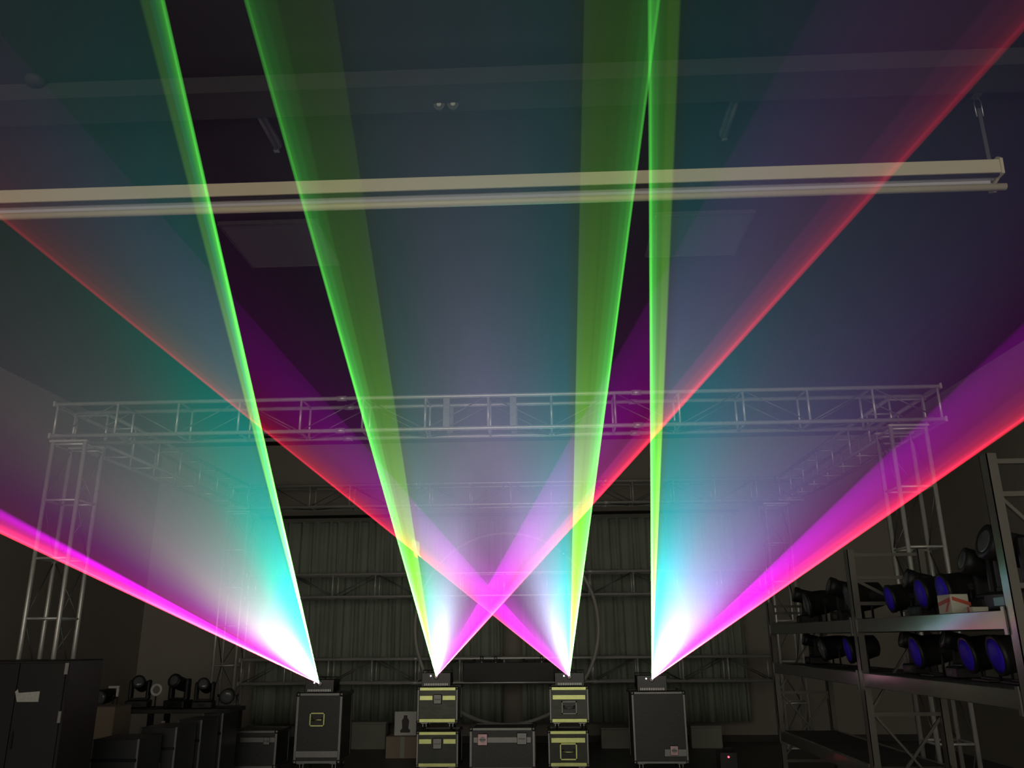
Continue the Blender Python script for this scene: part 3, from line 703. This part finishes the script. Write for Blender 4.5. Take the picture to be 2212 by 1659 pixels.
par_can('par_light', 'black par light on the bench, second from the cabinet', (bx(230), YBN + .2, zbn), -.3, .9, group=GL)
moving_head('moving_head_light', 'black moving head light on the bench, left of the pale ring', (bx(290), YBN + .35, zbn), .2, .95, group=GL)
moving_head('moving_head_light', 'tallest black moving head light on the bench, right of the pale ring', (bx(386), YBN + .22, zbn), -.2, 1.0, group=GL)
moving_head('moving_head_light', 'black moving head light on the bench, between the tallest one and the end', (bx(442), YBN + .2, zbn), .15, .88, group=GL)
par_can('par_light', 'black par light at the bench end beside the back tower', (bx(482), YBN + .38, zbn), .2, .85, group=GL)
rg = at(338, 1490, YBN + .1); t = thing('ring_light', 'small pale ring-shaped lamp standing on the bench', 'ring light', (rg.x, YBN + .1, zbn))
zr = rg.z - zbn
MB().sweep([(.062 * cos(2 * pi * k / 24), 0, zr + .062 * sin(2 * pi * k / 24)) for k in range(24)], .017, 8, True).build('ring', 'white', t)
MB().tube((0, 0, .01), (0, 0, zr - .07), .01, 8).build('stem', 'black', t); MB().tube((0, 0, 0), (0, 0, .014), .06, 16).build('base', 'black', t)
br_ = at(248, 1487, YBN + .1); t = thing('lamp_bracket', 'small pale angled bracket on a post, left of the pale ring lamp', 'bracket', (br_.x, YBN + .1, zbn)); zr = br_.z - zbn
MB().box((-.08, -.015, zr), (.06, .015, zr + .03), .004).box((.03, -.015, zr - .1), (.06, .015, zr), .004).build('angle_iron', 'white', t)
MB().tube((0.045, 0, 0), (0.045, 0, zr - .09), .01, 8).build('post', 'black', t); MB().box((-.03, -.05, 0), (.1, .05, .012)).build('foot', 'black', t)
a, b = at(165, 1528, 10.2), at(240, 1600, 10.2); w = (b.x - a.x) / 2
t = thing('cardboard_box', 'tall brown cardboard box behind the black road cases', 'box', ((a.x + b.x) / 2, 10.4, 0))
MB().box((-w, -.2, 0.001), (w, .2, a.z), .004).build('carton', 'cardboard', t); MB().box((-w, -.2, a.z), (-.003, .2, a.z + .006)).build('flap', 'cardboard', t); MB().box((.003, -.2, a.z), (w, .2, a.z + .006)).build('flap', 'cardboard', t)
a = at(353, 1553, 10.5); t = thing('bottle', 'small pale bottle standing before the bench', 'bottle', (a.x, 10.5, 0))
# stands on a low stool
MB().lathe([(.045, .42), (.045, .58), (.02, .63), (.02, .66)], 14).build('body', 'pale', t); MB().lathe([(.022, .655), (.022, .69)], 12).build('cap', 'white', t)
t.location.z = 0
st_ = thing('stool', 'low dark stool under the pale bottle', 'stool', (a.x, 10.5, 0))
MB().tube((0, 0, .38), (0, 0, .418), .15, 18).build('seat', 'black', st_)
for k in range(4): MB().tube((.09 * cos(k * pi / 2 + .8), .09 * sin(k * pi / 2 + .8), .38), (.13 * cos(k * pi / 2 + .8), .13 * sin(k * pi / 2 + .8), 0), .012, 8).build('leg', 'black', st_)

# ------------------------------------------------------------------ storage rack on the right
XK, DK = 2.7, .62
YU = [atX(2190, 1300, XK).y, atX(1868, 1470, XK).y, atX(1675, 1450, XK).y]
HU = [atX(2132, 982, XK).z, atX(1820, 1192, XK).z, atX(1645, 1305, XK).z]
zU, zL, zF = atX(1950, 1332, XK).z, atX(1950, 1462, XK).z, .55
RK = thing('storage_rack', 'tall grey steel storage rack loaded with stage lamps', 'storage rack', (XK, (YU[0] + YU[2]) / 2, 0))
def R_(x, y, z): return (x, y - RK.location.y, z)
for Y, H in zip(YU, HU):
    for x in (0, DK):
        m = MB(); m.box(R_(x - .03, Y - .045, 0), R_(x - .024, Y + .045, H)).box(R_(x - .03, Y - .045, 0), R_(x + .03, Y - .039, H)).box(R_(x - .03, Y + .039, 0), R_(x + .03, Y + .045, H))
        m.build('upright', 'rack', RK)
        MB().box(R_(x - .06, Y - .07, 0), R_(x + .06, Y + .07, .008)).build('foot_plate', 'rack', RK)
    for z in (.2, zL - .35, zU + .12, H - .06, H - .26):
        MB().box(R_(.03, Y - .015, z), R_(DK - .03, Y + .015, z + .03)).build('end_bar', 'rack', RK)
    zz_ = [.23, zL - .34, zU - .02, H - .28]
    for k in range(3):
        z0, z1 = zz_[k], zz_[k + 1]; p, q = ((.03, z1), (DK - .03, z0 + .03)) if k % 2 == 0 else ((.03, z0 + .03), (DK - .03, z1))
        MB().prism([(p[0], p[1]), (p[0] + .001, p[1] + .03), (q[0], q[1] + .03), (q[0] + .001, q[1])], Y - .012 - RK.location.y, Y + .012 - RK.location.y).build('end_brace', 'rack', RK)
    MB().prism([(.03, .25), (.03, .285), (DK - .03, zL - .36), (DK - .03, zL - .395)], Y + .014 - RK.location.y, Y + .03 - RK.location.y).build('end_brace', 'rack', RK)
for z in (zU, zL, zF):
    for y0, y1 in ((YU[0], YU[1]), (YU[1], YU[2])):
        for x in (-.034, DK - .02):
            m = MB(); m.box(R_(x, y0 + .046, z - .11), R_(x + .05, y1 - .046, z), .004); m.build('beam', 'rack', RK)
            for y in (y0 + .05, y1 - .05): MB().box(R_(x - .008, y - .03 if y > y0 + .1 else y - .004, z - .14), R_(x, y + .004 if y > y0 + .1 else y + .03, z + .02)).build('beam_connector', 'rack', RK)
        n = 6; st = (y1 - y0 - .1) / n
        for k in range(n): MB().box(R_(.018, y0 + .05 + k * st, z - .028), R_(DK - .022, y0 + .05 + (k + 1) * st - .006, z - .004)).build('deck_board', 'board', RK)
def shelf_y(px, py, X=XK + .3): return atX(px, py, X).y
GU, GW = 'stage lamps on the upper rack shelf', 'stage lamps on the lower rack shelf'
up = [('par', 7.35, 1.05, 'lens_blue', 'blue-lensed par light on the upper shelf beside the middle upright'),
      ('mov', 7.03, .9, 'lens_clear', 'black moving head light on the upper shelf, left of the two blue lenses'),
      ('par', 6.70, 1.12, 'lens_blue', 'par light with the left one of two adjacent blue lenses, upper shelf'),
      ('par', 6.33, 1.12, 'lens_blue', 'par light with the right one of two adjacent blue lenses, upper shelf'),
      ('mov', 5.99, 1.05, 'lens_clear', 'black moving head light on the upper shelf, behind the small printed box'),
      ('mov', 5.60, 1.3, 'lens_clear', 'largest black moving head light, upper shelf, beside the near upright'),
      ('mov', 10.2, 1.0, 'lens_clear', 'black moving head light on the upper shelf beside the far upright'),
      ('par', 9.6, 1.3, 'lens_clear', 'black par light on the upper shelf in the far bay, second from the far upright'),
      ('mov', 8.9, 1.05, 'lens_clear', 'black moving head light on the upper shelf in the centre of the far bay'),
      ('par', 8.25, 1.3, 'lens_clear', 'black par light on the upper shelf in the far bay, nearest the middle upright')]
lw = [('par', 8.5, 1.15, 'lens_blue', 'par light with a dim blue lens on the lower shelf, left of the middle upright'),
      ('par', 6.95, 1.15, 'lens_blue', 'par light with a blue lens on the lower shelf, between two dark moving heads'),
      ('mov', 7.32, .82, 'lens_clear', 'black moving head light on the lower shelf, right of the middle upright'),
      ('mov', 6.55, .82, 'lens_clear', 'black moving head light on the lower shelf, centre of the near bay'),
      ('par', 6.12, 1.12, 'lens_blue', 'par light with a blue lens on the lower shelf, second from the near upright'),
      ('par', 5.72, 1.15, 'lens_blue', 'par light with a blue lens on the lower shelf beside the near upright'),
      ('mov', 10.1, .82, 'lens_clear', 'black moving head light on the lower shelf beside the far upright'),
      ('par', 9.3, 1.15, 'lens_clear', 'black par light on the lower shelf in the middle of the far bay')]
for lst, z, g in ((up, zU, GU), (lw, zL, GW)):
    for kind, y, s_, ln, lab in lst:
        if kind == 'par': par_can('par_light', lab, (XK + .31, y, z), -pi / 2 - .08, s_, ln, g)
        else: moving_head('moving_head_light', lab, (XK + .34, y, z), -pi / 2 + random.uniform(-.12, .12), s_, ln, g)
y = shelf_y(2057, 1310, XK + .09); t = thing('printed_box', 'small white box with a red printed stripe on the upper rack shelf', 'box', (XK + .10, y, zU))
MB().box((-.06, -.10, 0), (.06, .10, .13), .003).build('carton', 'box_white', t)
MB().prism([(-.09, .11), (.09, .08), (.09, .055), (-.09, .085)], -.0625, -.0605, 'X').prism([(-.09, .085), (-.06, .085), (.0, .015), (-.03, .015)], -.0625, -.0605, 'X').build('red_stripe', 'red_print', t)
MB().prism([(-.05, .115), (.07, .075), (.07, .05), (-.05, .09)], -.1025, -.1005).build('red_stripe', 'red_print', t)
y = shelf_y(2108, 1312, XK + .09); t = thing('small_carton', 'tiny yellowish carton lying flat on the upper rack shelf', 'box', (XK + .09, y, zU))
MB().box((-.05, -.06, 0), (.05, .06, .035), .003).build('carton', 'box_white', t); MB().box((-.052, -.012, .0), (.052, .012, .037)).build('tape', 'red_print', t)
c = at(1575, 1636, 10.4); t = thing('power_box', 'small black power box with a red light on the floor', 'power box', (c.x, 10.55, 0))
MB().box((-.1, -.12, 0.001), (.1, .12, c.z + .05), .006).build('casing', 'black', t)
MB().tube((0, -.124, c.z), (0, -.118, c.z), .011, 10).build('indicator_light', 'red_led', t)
MB().sweep([(-.05, -.06, c.z + .045), (-.05, -.06, c.z + .09), (.05, -.06, c.z + .09), (.05, -.06, c.z + .045)], .008, 8).build('carry_handle', 'rubber', t)
